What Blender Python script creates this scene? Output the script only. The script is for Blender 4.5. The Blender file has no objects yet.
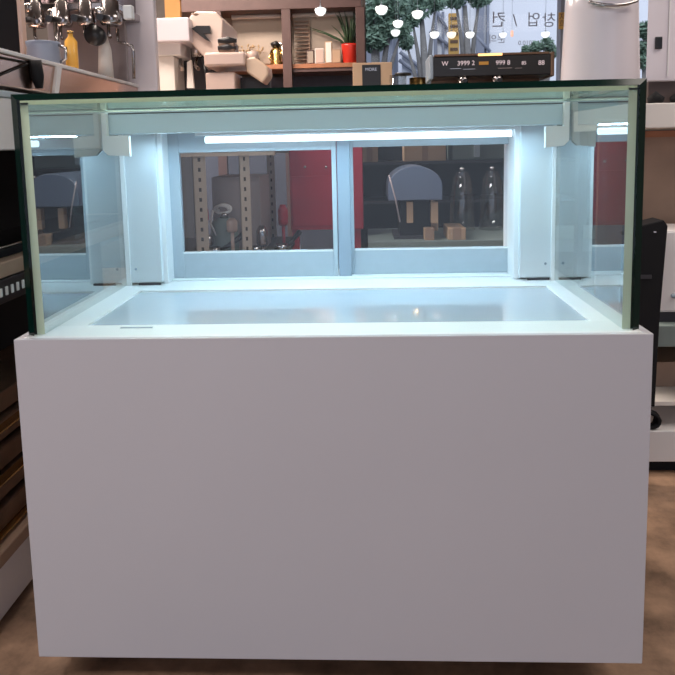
import bpy, bmesh, math, random
from mathutils import Vector, Matrix
random.seed(7)
scn = bpy.context.scene
C = scn.collection
PI = math.pi

# ------------------------------------------------------------------ camera
CAM = Vector((.0774, -1.2274, 1.1129))
YAW, PITCH, ROLL, F, CX, CY = -.0434, .1179, -.0216, 675., 337.5, 225.
fw = Vector((math.sin(YAW)*math.cos(PITCH), math.cos(YAW)*math.cos(PITCH), -math.sin(PITCH)))
r0 = Vector((math.cos(YAW), -math.sin(YAW), 0)); u0 = r0.cross(fw)
rt = math.cos(ROLL)*r0 + math.sin(ROLL)*u0
up = -math.sin(ROLL)*r0 + math.cos(ROLL)*u0
cd = bpy.data.cameras.new('camera'); cam = bpy.data.objects.new('camera', cd); C.objects.link(cam)
cam.matrix_world = Matrix(((rt.x, up.x, -fw.x, CAM.x), (rt.y, up.y, -fw.y, CAM.y), (rt.z, up.z, -fw.z, CAM.z), (0, 0, 0, 1)))
cd.sensor_width = 36; cd.lens = 36; cd.shift_y = -112.5/675; cd.clip_start = .02
scn.camera = cam

# ------------------------------------------------------------------ world, light, exposure
scn.view_settings.view_transform = 'Standard'; scn.view_settings.look = 'None'
scn.view_settings.gamma = 1; scn.view_settings.use_curve_mapping = False
scn.view_settings.exposure = 0.18
w = bpy.data.worlds.new('world'); scn.world = w; w.use_nodes = True
bg = w.node_tree.nodes['Background']; bg.inputs[0].default_value = (.50, .54, .66, 1); bg.inputs[1].default_value = 1.35

def area(name, loc, rot, sx, sy, power, col):
    l = bpy.data.lights.new(name, 'AREA'); l.shape = 'RECTANGLE'; l.size = sx; l.size_y = sy; l.energy = power; l.color = col
    o = bpy.data.objects.new(name, l); C.objects.link(o); o.location = loc; o.rotation_euler = rot; return o
# added fill: unseen area lamps placed under the ceiling
area('fill_light_front', (-1.5, -2.2, 2.98), (0, 0, 0), 2.0, .5, 62, (1, .92, .88))
area('fill_light_middle', (-1.5, 1.3, 2.98), (0, 0, 0), 1.8, .4, 75, (1, .86, .76))
area('fill_light_rear', (-1.6, 3.2, 2.98), (0, 0, 0), 1.8, .4, 110, (1, .84, .73))

area('fill_light_right', (2.2, .1, 2.98), (0, 0, 0), 2.0, 1.6, 48, (1, .90, .82))  # unseen fill added to brighten the right-hand rack
# sun lamp added to brighten the facade, though the sky is overcast
sl = bpy.data.lights.new('facade_fill_sun', 'SUN'); sl.energy = 1.5; sl.angle = .6; sl.color = (.95, .97, 1)
so = bpy.data.objects.new('facade_fill_sun', sl); C.objects.link(so); so.rotation_euler = (math.radians(38), 0, math.radians(-8))

# ------------------------------------------------------------------ helpers
def ray(px, py): return rt*((px-CX)/F) - up*((py-CY)/F) + fw
def at(px, py, Y):
    d = ray(px, py); return CAM + d*((Y-CAM.y)/d.y)
def atx(px, py, X):
    d = ray(px, py); return CAM + d*((X-CAM.x)/d.x)

def mat(name, col, rough=.5, metal=0., spec=.5, noise=0., scale=20., emit=None, es=1., bump=0., coat=0.):
    m = bpy.data.materials.new(name); m.use_nodes = True
    nt = m.node_tree; b = nt.nodes['Principled BSDF']
    b.inputs['Roughness'].default_value = rough; b.inputs['Metallic'].default_value = metal
    b.inputs['Specular IOR Level'].default_value = spec; b.inputs['Coat Weight'].default_value = coat
    b.inputs['Base Color'].default_value = (*col, 1)
    tc = nt.nodes.new('ShaderNodeTexCoord')
    n = nt.nodes.new('ShaderNodeTexNoise'); n.inputs['Scale'].default_value = scale; n.inputs['Detail'].default_value = 5
    nt.links.new(tc.outputs['Object'], n.inputs['Vector'])
    if noise > 0:
        mx = nt.nodes.new('ShaderNodeMix'); mx.data_type = 'RGBA'
        mx.inputs['A'].default_value = (*[max(0, c*(1-noise)) for c in col], 1)
        mx.inputs['B'].default_value = (*[min(1, c*(1+noise)) for c in col], 1)
        nt.links.new(n.outputs['Fac'], mx.inputs['Factor']); nt.links.new(mx.outputs['Result'], b.inputs['Base Color'])
    if bump > 0:
        bp = nt.nodes.new('ShaderNodeBump'); bp.inputs['Strength'].default_value = bump; bp.inputs['Distance'].default_value = .004
        nt.links.new(n.outputs['Fac'], bp.inputs['Height']); nt.links.new(bp.outputs['Normal'], b.inputs['Normal'])
    if emit:
        b.inputs['Emission Color'].default_value = (*emit, 1); b.inputs['Emission Strength'].default_value = es
    return m

def glass(name, tint, f0, rough=0., tintmix=1.0, gcol=(1, 1, 1)):
    """thin architectural glass: see-through, mirror-like at grazing angles (Schlick)"""
    m = bpy.data.materials.new(name); m.use_nodes = True; nt = m.node_tree; nt.nodes.clear()
    N = nt.nodes.new; L = nt.links.new
    out = N('ShaderNodeOutputMaterial'); mix = N('ShaderNodeMixShader'); tr = N('ShaderNodeBsdfTransparent'); gl = N('ShaderNodeBsdfGlossy')
    tr.inputs[0].default_value = (*tint, 1); gl.inputs['Roughness'].default_value = rough; gl.inputs['Color'].default_value = (*gcol, 1)
    g = N('ShaderNodeNewGeometry'); d = N('ShaderNodeVectorMath'); d.operation = 'DOT_PRODUCT'
    L(g.outputs['Incoming'], d.inputs[0]); L(g.outputs['Normal'], d.inputs[1])
    def mth(op, a, b=None):
        x = N('ShaderNodeMath'); x.operation = op
        for i, v in enumerate((a, b)):
            if v is None: continue
            if isinstance(v, (int, float)): x.inputs[i].default_value = v
            else: L(v, x.inputs[i])
        return x.outputs[0]
    c = mth('ABSOLUTE', d.outputs['Value']); p = mth('POWER', mth('SUBTRACT', 1., c), 5.)
    fr = mth('ADD', mth('MULTIPLY', p, 1-f0), f0)
    L(fr, mix.inputs[0]); L(tr.outputs[0], mix.inputs[1]); L(gl.outputs[0], mix.inputs[2]); L(mix.outputs[0], out.inputs[0])
    return m

class MB:
    def __init__(s): s.bm = bmesh.new()
    def box(s, a, b, M=None, mi=0):
        x0, y0, z0 = a; x1, y1, z1 = b
        v = [Vector(p) for p in ((x0,y0,z0),(x1,y0,z0),(x1,y1,z0),(x0,y1,z0),(x0,y0,z1),(x1,y0,z1),(x1,y1,z1),(x0,y1,z1))]
        if M: v = [M @ p for p in v]
        v = [s.bm.verts.new(p) for p in v]
        for f in ((0,3,2,1),(4,5,6,7),(0,1,5,4),(1,2,6,5),(2,3,7,6),(3,0,4,7)):
            fc = s.bm.faces.new([v[i] for i in f]); fc.material_index = mi
        return s
    def tube(s, pts, r, n=10, caps=True, smooth=True, mi=0):
        pts = [Vector(p) for p in pts]; rs = r if isinstance(r, (list, tuple)) else [r]*len(pts)
        rings = []; prev = None
        for i, p in enumerate(pts):
            t = (pts[min(i+1, len(pts)-1)] - pts[max(i-1, 0)]).normalized()
            if prev is None:
                a = Vector((0, 0, 1)) if abs(t.z) < .9 else Vector((1, 0, 0)); e = t.cross(a).normalized()
            else:
                e = (prev - t*prev.dot(t)).normalized()
            prev = e; f = t.cross(e)
            rings.append([s.bm.verts.new(p + (e*math.cos(2*PI*k/n) + f*math.sin(2*PI*k/n))*max(rs[i], 1e-4)) for k in range(n)])
        for i in range(len(rings)-1):
            for k in range(n):
                fc = s.bm.faces.new((rings[i][k], rings[i][(k+1) % n], rings[i+1][(k+1) % n], rings[i+1][k])); fc.smooth = smooth; fc.material_index = mi
        if caps:
            for rg, rev in ((rings[0], 1), (rings[-1], 0)):
                fc = s.bm.faces.new(rg[::-1] if rev else rg); fc.material_index = mi
        return s
    def lathe(s, prof, c=(0, 0, 0), n=28, M=None, smooth=True):
        c = Vector(c); rings = []
        for r, z in prof:
            ring = []
            for k in range(n):
                p = Vector((max(r, 1e-4)*math.cos(2*PI*k/n), max(r, 1e-4)*math.sin(2*PI*k/n), z))
                if M: p = M @ p
                ring.append(s.bm.verts.new(p + c))
            rings.append(ring)
        for i in range(len(rings)-1):
            for k in range(n):
                fc = s.bm.faces.new((rings[i][k], rings[i][(k+1) % n], rings[i+1][(k+1) % n], rings[i+1][k])); fc.smooth = smooth
        s.bm.faces.new(rings[0][::-1]); s.bm.faces.new(rings[-1])
        return s
    def prism(s, poly, axis, d0, d1, mi=0):
        """poly of 2-D points; axis 'x': (y,z), 'y': (x,z), 'z': (x,y)"""
        def P(p, d):
            return {'x': (d, p[0], p[1]), 'y': (p[0], d, p[1]), 'z': (p[0], p[1], d)}[axis]
        a = [s.bm.verts.new(P(p, d0)) for p in poly]; b = [s.bm.verts.new(P(p, d1)) for p in poly]
        s.bm.faces.new(a); s.bm.faces.new(b[::-1]); n = len(poly)
        for i in range(n): s.bm.faces.new((a[i], b[i], b[(i+1) % n], a[(i+1) % n]))
        return s
    def quad(s, pts, mi=0, smooth=False):
        fc = s.bm.faces.new([s.bm.verts.new(p) for p in pts]); fc.material_index = mi; fc.smooth = smooth
        return s
    def build(s, name, mats, parent=None, bevel=0., seg=2, recalc=True):
        if recalc: bmesh.ops.recalc_face_normals(s.bm, faces=s.bm.faces[:])
        me = bpy.data.meshes.new(name); s.bm.to_mesh(me); s.bm.free()
        for m in (mats if isinstance(mats, (list, tuple)) else [mats]): me.materials.append(m)
        o = bpy.data.objects.new(name, me); C.objects.link(o)
        if bevel > 0:
            md = o.modifiers.new('bevel', 'BEVEL'); md.width = bevel; md.segments = seg; md.limit_method = 'ANGLE'; md.angle_limit = .7
        if parent is not None:
            o.parent = parent
            if parent.type == 'EMPTY' or parent.parent is None:
                o.matrix_parent_inverse = Matrix.Translation(-WL(parent))
            else:
                o.matrix_parent_inverse = Matrix.Translation(-WL(parent))
        return o
def WL(o):
    # world location of an unrotated object: parts of empties sit at the world origin
    return o.location.copy() if o.parent is None else Vector((0, 0, 0))
def thing(name, label, cat, loc, group=None):
    o = bpy.data.objects.new(name, None); C.objects.link(o); o.location = loc; o.empty_display_size = .05
    o['label'] = label; o['category'] = cat
    if group: o['group'] = group
    return o
def tag(o, label, cat, group=None):
    o['label'] = label; o['category'] = cat
    if group: o['group'] = group
    return o
def struct(o): o['kind'] = 'structure'; return o
def B(a, b): return MB().box(a, b)
def pxbox(x0, y0, x1, y1, Y, depth, mb=None):
    """an upright box whose front face fills the picture rectangle at distance Y"""
    a = at(x0, y1, Y); b = at(x1, y0, Y)
    return (mb or MB()).box((a.x, Y, a.z), (b.x, Y+depth, b.z))

# ------------------------------------------------------------------ materials
M = {}
M['panel'] = mat('painted_panel', (.555, .55, .59), .34, spec=.42, noise=.03, scale=3)
M['ledge'] = mat('white_ledge', (.80, .83, .84), .35)
M['white'] = mat('white_enamel', (.76, .74, .74), .3)
M['lilac'] = mat('lilac_white_enamel', (.74, .68, .72), .25, coat=.3)
M['cream'] = mat('cream_enamel', (.82, .77, .72), .4)
M['alu'] = mat('brushed_aluminium', (.43, .50, .55), .38, .15, noise=.05, scale=40)
M['alu_dark'] = mat('anodised_stile', (.30, .37, .44), .4, .15)
M['column'] = mat('pale_column_sheet', (.66, .72, .75), .4)
M['rail'] = mat('housing_sheet', (.56, .70, .78), .45)
M['deck'] = mat('glossy_grey_deck', (.54, .62, .70), .25, 0., noise=.06, scale=6, coat=1.)
M['deck'].node_tree.nodes['Principled BSDF'].inputs['Coat Roughness'].default_value = .03
M['deck'].node_tree.nodes['Principled BSDF'].inputs['Coat IOR'].default_value = 2.3
M['edge'] = mat('dark_green_glass_edge', (.001, .016, .012), .12, spec=.35)
M['chrome'] = mat('chrome', (.42, .39, .39), .2, 1.)
M['steel'] = mat('polished_steel', (.62, .58, .56), .16, 1.)
M['black'] = mat('black_plastic', (.012, .012, .014), .35)
M['softblack'] = mat('matt_black', (.012, .012, .014), .7, spec=.2)
M['dark'] = mat('dark_shelf_metal', (.035, .033, .04), .5)
M['rubber'] = mat('caster_rubber', (.05, .05, .05), .7)
M['card'] = mat('cardboard', (.52, .36, .24), .8, noise=.1, scale=8)
M['wood'] = mat('dark_brown_wood', (.10, .055, .05), .5, noise=.3, scale=12)
M['shelfwood'] = mat('orange_brown_wood', (.40, .16, .075), .45, noise=.25, scale=14)
M['tanwood'] = mat('tan_wood_board', (.36, .24, .17), .5, noise=.2, scale=10)
M['bronze'] = mat('bronze_brown_panel', (.17, .10, .065), .35, .4, noise=.4, scale=16)
M['blind'] = mat('beige_roller_blind', (.42, .35, .29), .85, noise=.05, scale=30)
M['red'] = mat('red_cabinet_paint', (.38, .012, .035), .35, noise=.08, scale=5)
M['pot'] = mat('glossy_red_pot', (.62, .035, .02), .25, coat=.5)
M['leaf'] = mat('dark_green_leaf', (.025, .06, .022), .5, noise=.4)
M['tree'] = mat('outdoor_foliage', (.20, .30, .22), .7, noise=.5, scale=4)
M['bark'] = mat('pale_bark', (.20, .19, .18), .8, noise=.3)
M['angle'] = mat('slotted_angle_paint', (.46, .38, .31), .5, noise=.05)
M['hole'] = mat('slot_dark', (.05, .04, .035), .8)
M['brass'] = mat('brass', (.65, .42, .16), .25, 1.)
M['pink'] = mat('pink_beige_enamel', (.62, .46, .39), .35, coat=.3)
M['amber'] = mat('amber_plastic', (.55, .27, .04), .3)
M['lamp'] = mat('lit_lamp_reflection', (.9, .9, .9), .3, emit=(.95, 1., .97), es=1.15)
M['lampw'] = mat('lit_warm_lamp_reflection', (.9, .8, .7), .3, emit=(1., .86, .62), es=1.1)
M['led'] = mat('lit_led_tube', (.9, .95, 1.), .3, emit=(.72, .88, 1.), es=1.9)
M['digit'] = mat('lit_digits', (.4, .3, .3), .4, emit=(.75, .62, .66), es=.55)
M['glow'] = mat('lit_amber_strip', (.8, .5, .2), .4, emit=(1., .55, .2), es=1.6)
M['blue'] = mat('blue_grey_hood', (.13, .17, .26), .3, coat=.3)
M['greygreen'] = mat('grey_green_enamel', (.20, .25, .24), .5, noise=.15)
M['paper'] = mat('white_paper', (.75, .68, .64), .7)
M['flower'] = mat('dried_flower', (.42, .29, .17), .9, noise=.4)
M['facade'] = mat('pale_facade', (.84, .86, .90), .8, noise=.04, scale=2)
M['facade_dark'] = mat('grey_facade', (.26, .28, .34), .8, noise=.05, scale=2)
M['sign'] = mat('yellow_orange_sign', (.62, .36, .10), .6)
M['letter'] = mat('grey_vinyl_letter', (.32, .33, .40), .6)
M['plaster'] = mat('room_plaster', (.16, .14, .13), .9, noise=.1)
M['darkwall'] = mat('dark_wall_paint', (.05, .05, .06), .8, noise=.2)
M['outside'] = mat('outdoor_paving', (.25, .25, .27), .9)
M['white_switch'] = mat('white_rocker', (.8, .8, .78), .35)
M['front_glass'] = glass('clear_front_glass', (.94, .985, .98), .018)
M['side_glass'] = glass('coated_side_glass', (.55, .64, .66), .42, gcol=(.95, 1, 1))
M['top_glass'] = glass('clear_top_glass', (.86, .95, .9), .05, gcol=(.82, .95, .80))
M['door_glass'] = glass('door_glass', (.93, .95, .98), .022)
M['window_glass'] = glass('shop_window_glass', (.94, .96, .98), .004)
M['jar_glass'] = glass('jar_glass', (.8, .8, .78), .12)
m = bpy.data.materials.new('pale_green_glass_joint'); m.use_nodes = True; nt = m.node_tree; nt.nodes.clear()
o_ = nt.nodes.new('ShaderNodeOutputMaterial'); a_ = nt.nodes.new('ShaderNodeBsdfDiffuse'); b_ = nt.nodes.new('ShaderNodeBsdfTranslucent'); x_ = nt.nodes.new('ShaderNodeMixShader')
a_.inputs[0].default_value = (.55, .59, .46, 1); b_.inputs[0].default_value = (.55, .62, .48, 1); x_.inputs[0].default_value = .45
nt.links.new(a_.outputs[0], x_.inputs[1]); nt.links.new(b_.outputs[0], x_.inputs[2]); nt.links.new(x_.outputs[0], o_.inputs[0])
M['joint'] = m
# floor: brown worn concrete
m = mat('worn_brown_floor', (.30, .19, .12), .45); nt = m.node_tree; b = nt.nodes['Principled BSDF']
tc = nt.nodes.new('ShaderNodeTexCoord'); n1 = nt.nodes.new('ShaderNodeTexNoise'); n1.inputs['Scale'].default_value = 5.5; n1.inputs['Detail'].default_value = 9; n1.inputs['Roughness'].default_value = .65
cr = nt.nodes.new('ShaderNodeValToRGB'); cr.color_ramp.elements[0].position = .32; cr.color_ramp.elements[0].color = (.10, .06, .038, 1)
cr.color_ramp.elements[1].position = .66; cr.color_ramp.elements[1].color = (.46, .29, .19, 1)
nt.links.new(tc.outputs['Object'], n1.inputs['Vector']); nt.links.new(n1.outputs['Fac'], cr.inputs[0]); nt.links.new(cr.outputs[0], b.inputs['Base Color'])
M['floor'] = m

# ------------------------------------------------------------------ room shell
struct(B((-3.5, -5, -.05), (3.5, 5.1, 0)).build('floor', M['floor']))
struct(B((-3.5, -5, 3.0), (3.5, 5.1, 3.1)).build('ceiling', M['plaster']))
struct(B((-3.6, -5, 0), (-3.5, 5.1, 3)).build('wall_left', M['plaster']))
struct(B((3.5, -5, 0), (3.6, 5.1, 3)).build('wall_right', M['plaster']))
struct(B((-3.5, 5.0, 0), (3.5, 5.1, 1.42)).build('wall_back', M['darkwall']))
wb = MB(); wb.box((-3.5, 5.0, 1.42), (.1, 5.1, 3)); struct(wb.build('wall_back_upper', M['plaster']))
struct(B((-3.5, 5.0, 2.85), (3.5, 5.1, 3)).build('trim_1', M['wood']))
wf = struct(MB().box((.10, 4.97, 1.40), (3.5, 5.1, 1.46)).box((2.36, 4.97, 1.46), (2.36+.07, 5.1, 2.85)).build('window_frame', M['alu_dark']))
p0 = at(558, 30, 4.98); wcol = MB().box((p0.x, 4.9, 1.46), (p0.x+.17, 5.02, 2.85)).build('trim_2', M['facade_dark']); struct(wcol)
struct(B((.10, 5.035, 1.46), (3.5, 5.045, 2.85)).build('window_1', M['window_glass']))

# ------------------------------------------------------------------ display showcase
T = .757
case = thing('display_showcase', 'large white refrigerated display case with a lit empty glass top, in the centre', 'display case', (0, .35, 0))
MB().box((-.6, 0, .097), (.6, .012, T)).box((-.6, .012, .10), (-.585, .70, T)).box((.585, .012, .10), (.6, .70, T)).box((-.585, .688, .10), (.585, .70, T))\
    .box((-.585, .012, .10), (.585, .688, .13)).build('cabinet_body', M['panel'], case, .0015)
# ledge on which the glass stands, open over the cold deck
MB().box((-.585, .012, T-.03), (.585, .10, T)).box((-.585, .43, T-.03), (.585, .688, T)).box((-.585, .10, T-.03), (-.498, .43, T)).box((.518, .10, T-.03), (.585, .43, T)).build('deck_frame', M['ledge'], case, .001)
MB().box((-.498, .10, T-.012), (.518, .43, T-.004)).build('deck_plate', M['deck'], case)
MB().box((-.42, .074, T), (-.355, .080, T+.0012)).build('deck_label', M['alu_dark'], case)
# front pane: chamfered rim, dark green at the edge
GT = 1.2166; GW = .577
fg = MB(); bm = fg.bm; e = .0135
ys = .024, .036
def rim(x, z0, z1, y): return [bm.verts.new(p) for p in ((-x, y, z0), (x, y, z0), (x, y, z1), (-x, y, z1))]
fo = rim(GW+.010, T, GT+.004, ys[1]-.001); fi = rim(GW-.006, T, GT-.008, ys[0]); bo = rim(GW-.006, T, GT-.008, ys[1])
f = bm.faces.new(fi); f.material_index = 0
for i, j in ((1, 2), (2, 3), (3, 0)):
    f = bm.faces.new((fi[i], fi[j], fo[j], fo[i])); f.material_index = 1
    f = bm.faces.new((bo[i], fo[i], fo[j], bo[j])); f.material_index = 1
pane = fg.build('front_glass', [M['front_glass'], M['edge']], case)
# side panes and top pane with pale glued joints
for s in (-1, 1):
    g = MB(); xo, xi = s*(GW-.004), s*(GW-.021)
    a, bb = min(xo, xi), max(xo, xi)
    g.quad([(xi, .037, T), (xi, .648, T), (xi, .648, GT-.012), (xi, .037, GT-.012)], 0)
    g.quad([(xo, .037, T), (xo, .648, T), (xo, .648, GT-.012), (xo, .037, GT-.012)], 2)
    g.quad([(a, .037, T), (bb, .037, T), (bb, .037, GT-.012), (a, .037, GT-.012)], 1)
    g.quad([(a, .648, T), (bb, .648, T), (bb, .648, GT-.012), (a, .648, GT-.012)], 1)
    g.build('side_glass', [M['side_glass'], M['joint'], M['front_glass']], case, recalc=False)
g = MB(); z1, z0 = GT-.001, GT-.012
for z in (z0, z1): g.quad([(-GW+.004, .037, z), (GW-.004, .037, z), (GW-.004, .42, z), (-GW+.004, .42, z)], 0)
g.quad([(-GW+.004, .037, z0-.004), (GW-.004, .037, z0-.004), (GW-.004, .037, z1), (-GW+.004, .037, z1)], 1)
g.quad([(-GW+.004, .0372, z0-.004), (GW-.004, .0372, z0-.004), (GW-.004, .052, z0-.001), (-GW+.004, .052, z0-.001)], 1)
g.build('top_glass', [M['top_glass'], M['joint']], case, recalc=False)
# lamp housing across the top, with white end brackets
MB().box((-.550, .395, 1.150), (.550, .407, 1.198)).box((-.550, .395, 1.198), (.550, .44, 1.203)).box((-.550, .407, 1.150), (.550, .435, 1.155)).build('lamp_housing', M['rail'], case, .001)
MB().box((-.550, .3935, 1.198), (.550, .395, 1.2)).build('housing_seam', M['dark'], case)
for s in (-1, 1):
    g = MB(); x0, x1 = (-.553, -.488) if s < 0 else (.498, .553)
    poly = [(x0+.012, 1.100), (x0, 1.112), (x0, 1.200), (x0+.013, 1.200), (x0+.013, 1.146), (x1, 1.146), (x1, 1.096)] if s < 0 else \
           [(x1-.012, 1.100), (x1, 1.112), (x1, 1.200), (x1-.013, 1.200), (x1-.013, 1.146), (x0, 1.146), (x0, 1.096)]
    g.prism(poly, 'y', .380, .394); g.build('end_bracket', M['ledge'], case, .001)
# columns
for s in (-1, 1):
    x0, x1 = (-.545, -.462) if s < 0 else (.468, .548)
    col = MB().box((x0, .50, T+.006), (x1, .65, GT-.014)).build('rear_column', M['column'], case, .002)
    MB().box((x1-.002 if s < 0 else x0-.012, .515, T), (x1+.012 if s < 0 else x0+.002, .648, 1.19)).build('column_trim', M['ledge'], case, .002)
    MB().box((-.5555, .493, T), (x0+.001, .503, GT-.012)).build('corner_strip', M['ledge'], case) if s < 0 else MB().box((x1-.001, .493, T), (.5555, .503, GT-.012)).build('corner_strip', M['ledge'], case)
    MB().box((x0+.02, .497, T), (x1-.004, .5, T+.006)).build('column_gap', M['dark'], case)
    for z in (.80, 1.125):
        xs = x0+.014 if s < 0 else x1-.014
        MB().lathe([(0, 0), (.0035, 0), (.003, .002), (0, .002)], (xs, .5, z), 12, Matrix.Rotation(PI/2, 3, 'X')).build('screw', M['alu_dark'], col)
# rear frame and step
MB().box((-.463, .545, T), (.469, .65, T+.004)).box((-.463, .560, 1.160), (.4755, .65, 1.2)).build('rear_frame', M['ledge'], case, .001)
MB().box((-.57, .44, GT-.014), (.57, .70, GT-.0005)).box((-.57, .65, T), (-.465, .70, GT-.014)).box((.482, .65, T), (.57, .70, GT-.014)).box((-.465, .65, 1.165), (.482, .70, GT-.014)).build('top_housing', M['alu'], case, .001)
# sliding doors
def door(x0, x1, y, gx0, gx1, gz0, gz1, zt):
    # the doors slide behind the columns
    k = 1.012; y += .02
    x0, x1, gx0, gx1 = [.0774+(v-.0774)*k for v in (x0, x1, gx0, gx1)]; gz0, gz1 = [1.1129+(v-1.1129)*k for v in (gz0, gz1)]
    d = MB()
    zb = T+.004
    d.box((x0, y, zb), (gx0, y+.018, zt)).box((gx1, y, zb), (x1, y+.018, zt)).box((gx0, y, zb), (gx1, y+.018, gz0)).box((gx0, y, gz1), (gx1, y+.018, zt))
    o = d.build('sliding_door', M['alu'], case, .0015)
    MB().box((gx0-.001, y+.007, gz0-.001), (gx1+.001, y+.010, gz1+.001)).build('door_glass', M['door_glass'], o)
    MB().box((gx0, y-.001, gz0-.004), (gx1, y, gz0)).build('glazing_bead', M['ledge'], o)
    return o
door(-.472, .0005, .548, -.415, -.012, .836, 1.101, 1.158)
d2 = door(.004, .480, .570, .044, .456, .834, 1.106, 1.158)
MB().box((.0012, .566, T+.004), (.0355, .5895, 1.158)).build('meeting_stile', M['alu_dark'], case, .002)
# LED tube under the top
MB().tube([(-.335, .515, 1.133), (.448, .515, 1.133)], .0085, 12).build('led_tube', M['led'], case)
MB().box((-.36, .505, 1.144), (.455, .53, 1.152)).build('led_batten', M['ledge'], case, .001)
area('led_light', (.05, .47, 1.132), (math.radians(-20), 0, 0), .66, .02, .8, (.56, .81, 1.0))
area('led_light_rail', (.0, .43, 1.1485), (math.radians(-8), 0, 0), .95, .02, 2.5, (.56, .81, 1.0))
# casters
for x in (-.53, .53):
    for y in (.30, .62):
        k = MB().tube([(x-.014, y, .034), (x+.014, y, .034)], .033, 20).build('caster', M['rubber'], case)
        MB().box((x-.02, y-.02, .068), (x+.02, y+.02, .10)).box((x-.02, y-.012, .03), (x-.016, y+.012, .07)).box((x+.016, y-.012, .03), (x+.02, y+.012, .07)).build('caster_bracket', M['steel'], k)
MB().lathe([(0, .085), (.012, .085), (.012, .10), (0, .10)], (-.5, .05, 0), 14).build('levelling_foot', M['white'], case)

# ------------------------------------------------------------------ white urn on the top
ux, uy, uz = .664, .52, GT-.0005
ux = .666
z_top = 1.50
urn = thing('drinks_urn', 'tall white tapered urn with a clear ring near its top, standing on the case', 'urn', (.655, .52, uz))
body = MB().lathe([(0, uz), (.091, uz), (.094, uz+.008), (.093, uz+.05), (.086, uz+.21), (.083, uz+.30), (.0, uz+.30)], (ux, uy, 0), 48).build('urn_body', M['lilac'], urn)
MB().lathe([(.083, uz+.302), (.083, uz+.30), (.075, uz+.315), (.060, uz+.33), (.0, uz+.33)], (ux, uy, 0), 40).build('urn_lid', M['white'], urn)
g = MB()
ring = [(ux-.004+.050*math.cos(t), uy-.085-.012*abs(math.sin(t)), uz+.222+.018*math.sin(t)) for t in [2*PI*k/24 for k in range(25)]]
g.tube(ring, .004, 8); g.build('clear_ring', M['jar_glass'], urn)
g = MB(); g.tube([(ux-.056+.0036*k, uy-.083-.02*math.sin(k/31*PI), uz+.218-.012*math.sin(k/31*PI)) for k in range(32)], .0035, 8); g.build('ring_edge', M['chrome'], urn)

# ------------------------------------------------------------------ right-hand rack
RY = .95
def rz(y): return at(660, y, RY).z
rack = thing('equipment_rack', 'tan and white open rack of shelves beside the case, at the right edge', 'rack', (1.25, 1.15, 0))
X0, X1, D = .90, 1.62, .55
MB().box((X0+.03, RY+.03, 0), (X1-.03, RY+D, rz(462))).build('kick_plate', M['softblack'], rack)
MB().box((X0, RY, rz(462)), (X1, RY+D, rz(431))).build('plinth_drawer', M['white'], rack, .003)
MB().box((X0, RY+.02, rz(408)), (X1, RY+D, rz(404))).build('shelf_edge', M['cream'], rack)
MB().box((X0, RY+.16, rz(404)), (X1, RY+D, rz(378))).build('shelf_back_board', M['tanwood'], rack)
MB().box((X0, RY, rz(347)), (X1, RY+D, rz(326))).build('shelf_board', M['greygreen'], rack, .002)
MB().box((X0, RY+D-.03, rz(408)+.001), (X1, RY+D, rz(326)-.02)).build('back_sheet', M['softblack'], rack)
MB().box((X0, RY+.25, rz(326)), (X1, RY+.27, rz(137))).build('back_board', M['tanwood'], rack)
MB().box((X0, RY+.23, rz(137)), (X1, RY+.27, rz(130))).build('wood_rail', M['shelfwood'], rack)
MB().box((X0, RY, rz(128)), (X1, RY+D, rz(103))).build('top_cream_panel', M['cream'], rack, .003)
for x in (X0+.01, X1-.03):
    MB().box((x, RY+.50, 0.0), (x+.02, RY+D-.002, rz(103))).build('rack_post', M['dark'], rack)
a = MB().box((1.012, RY+.03, rz(315)), (1.45, RY+.22, rz(232)))
wa = thing('white_appliance', 'small white box-shaped appliance on the rack shelf, at the right edge', 'appliance', (1.2, RY+.1, rz(326)))
a.build('appliance_body', M['white'], wa, .008)
MB().box((1.02, RY+.05, rz(326)), (1.44, RY+.21, rz(315))).build('appliance_base', M['dark'], wa)
MB().lathe([(0, 0), (.008, 0), (.007, .01), (0, .01)], (1.075, RY+.03, rz(298)), 16, Matrix.Rotation(PI/2, 3, 'X')).build('knob', M['alu_dark'], wa)
# black leaning upright cabinet
bk = thing('upright_black_machine', 'tall black machine with a slanted edge, between the case and the right rack', 'machine', (.93, .85, 0))
g = MB()
pts = [at(632, 228, .82), at(664, 220, .82), at(668, 226, .82), at(660, 318, .82), at(655, 407, .82), at(625, 407, .82)]
g.prism([(p.x, p.z) for p in pts], 'y', .82, .90); g.build('machine_body', M['softblack'], bk, .003)
q0, q1 = at(637, 279, .815), at(652, 275, .815)
MB().box((q0.x, .815, q0.z), (q1.x, .82, q1.z)).build('grey_strip', M['dark'], bk)
q0 = at(655, 232, .815); MB().box((q0.x-.004, .815, q0.z-.002), (q0.x+.004, .82, q0.z+.002)).build('badge', M['steel'], bk)
pz = at(640, 407, .82)
MB().box((pz.x-.06, .83, 0), (pz.x+.03, .89, pz.z+.002)).build('machine_pedestal', M['softblack'], bk)
# cable coil
g = MB(); cc = Vector((1.005, RY+.02, rz(431)+.022)); pts = []
for k in range(64):
    t = k*.42; pts.append(cc + Vector((.030*math.cos(t)+.004*math.sin(k), .012*math.sin(t*.7), .026*math.sin(t)+.010)))
tag(g.tube(pts, .0065, 6).build('cable_coil', M['softblack']), 'coiled black cable lying on the white drawer of the right rack', 'cable')
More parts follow.
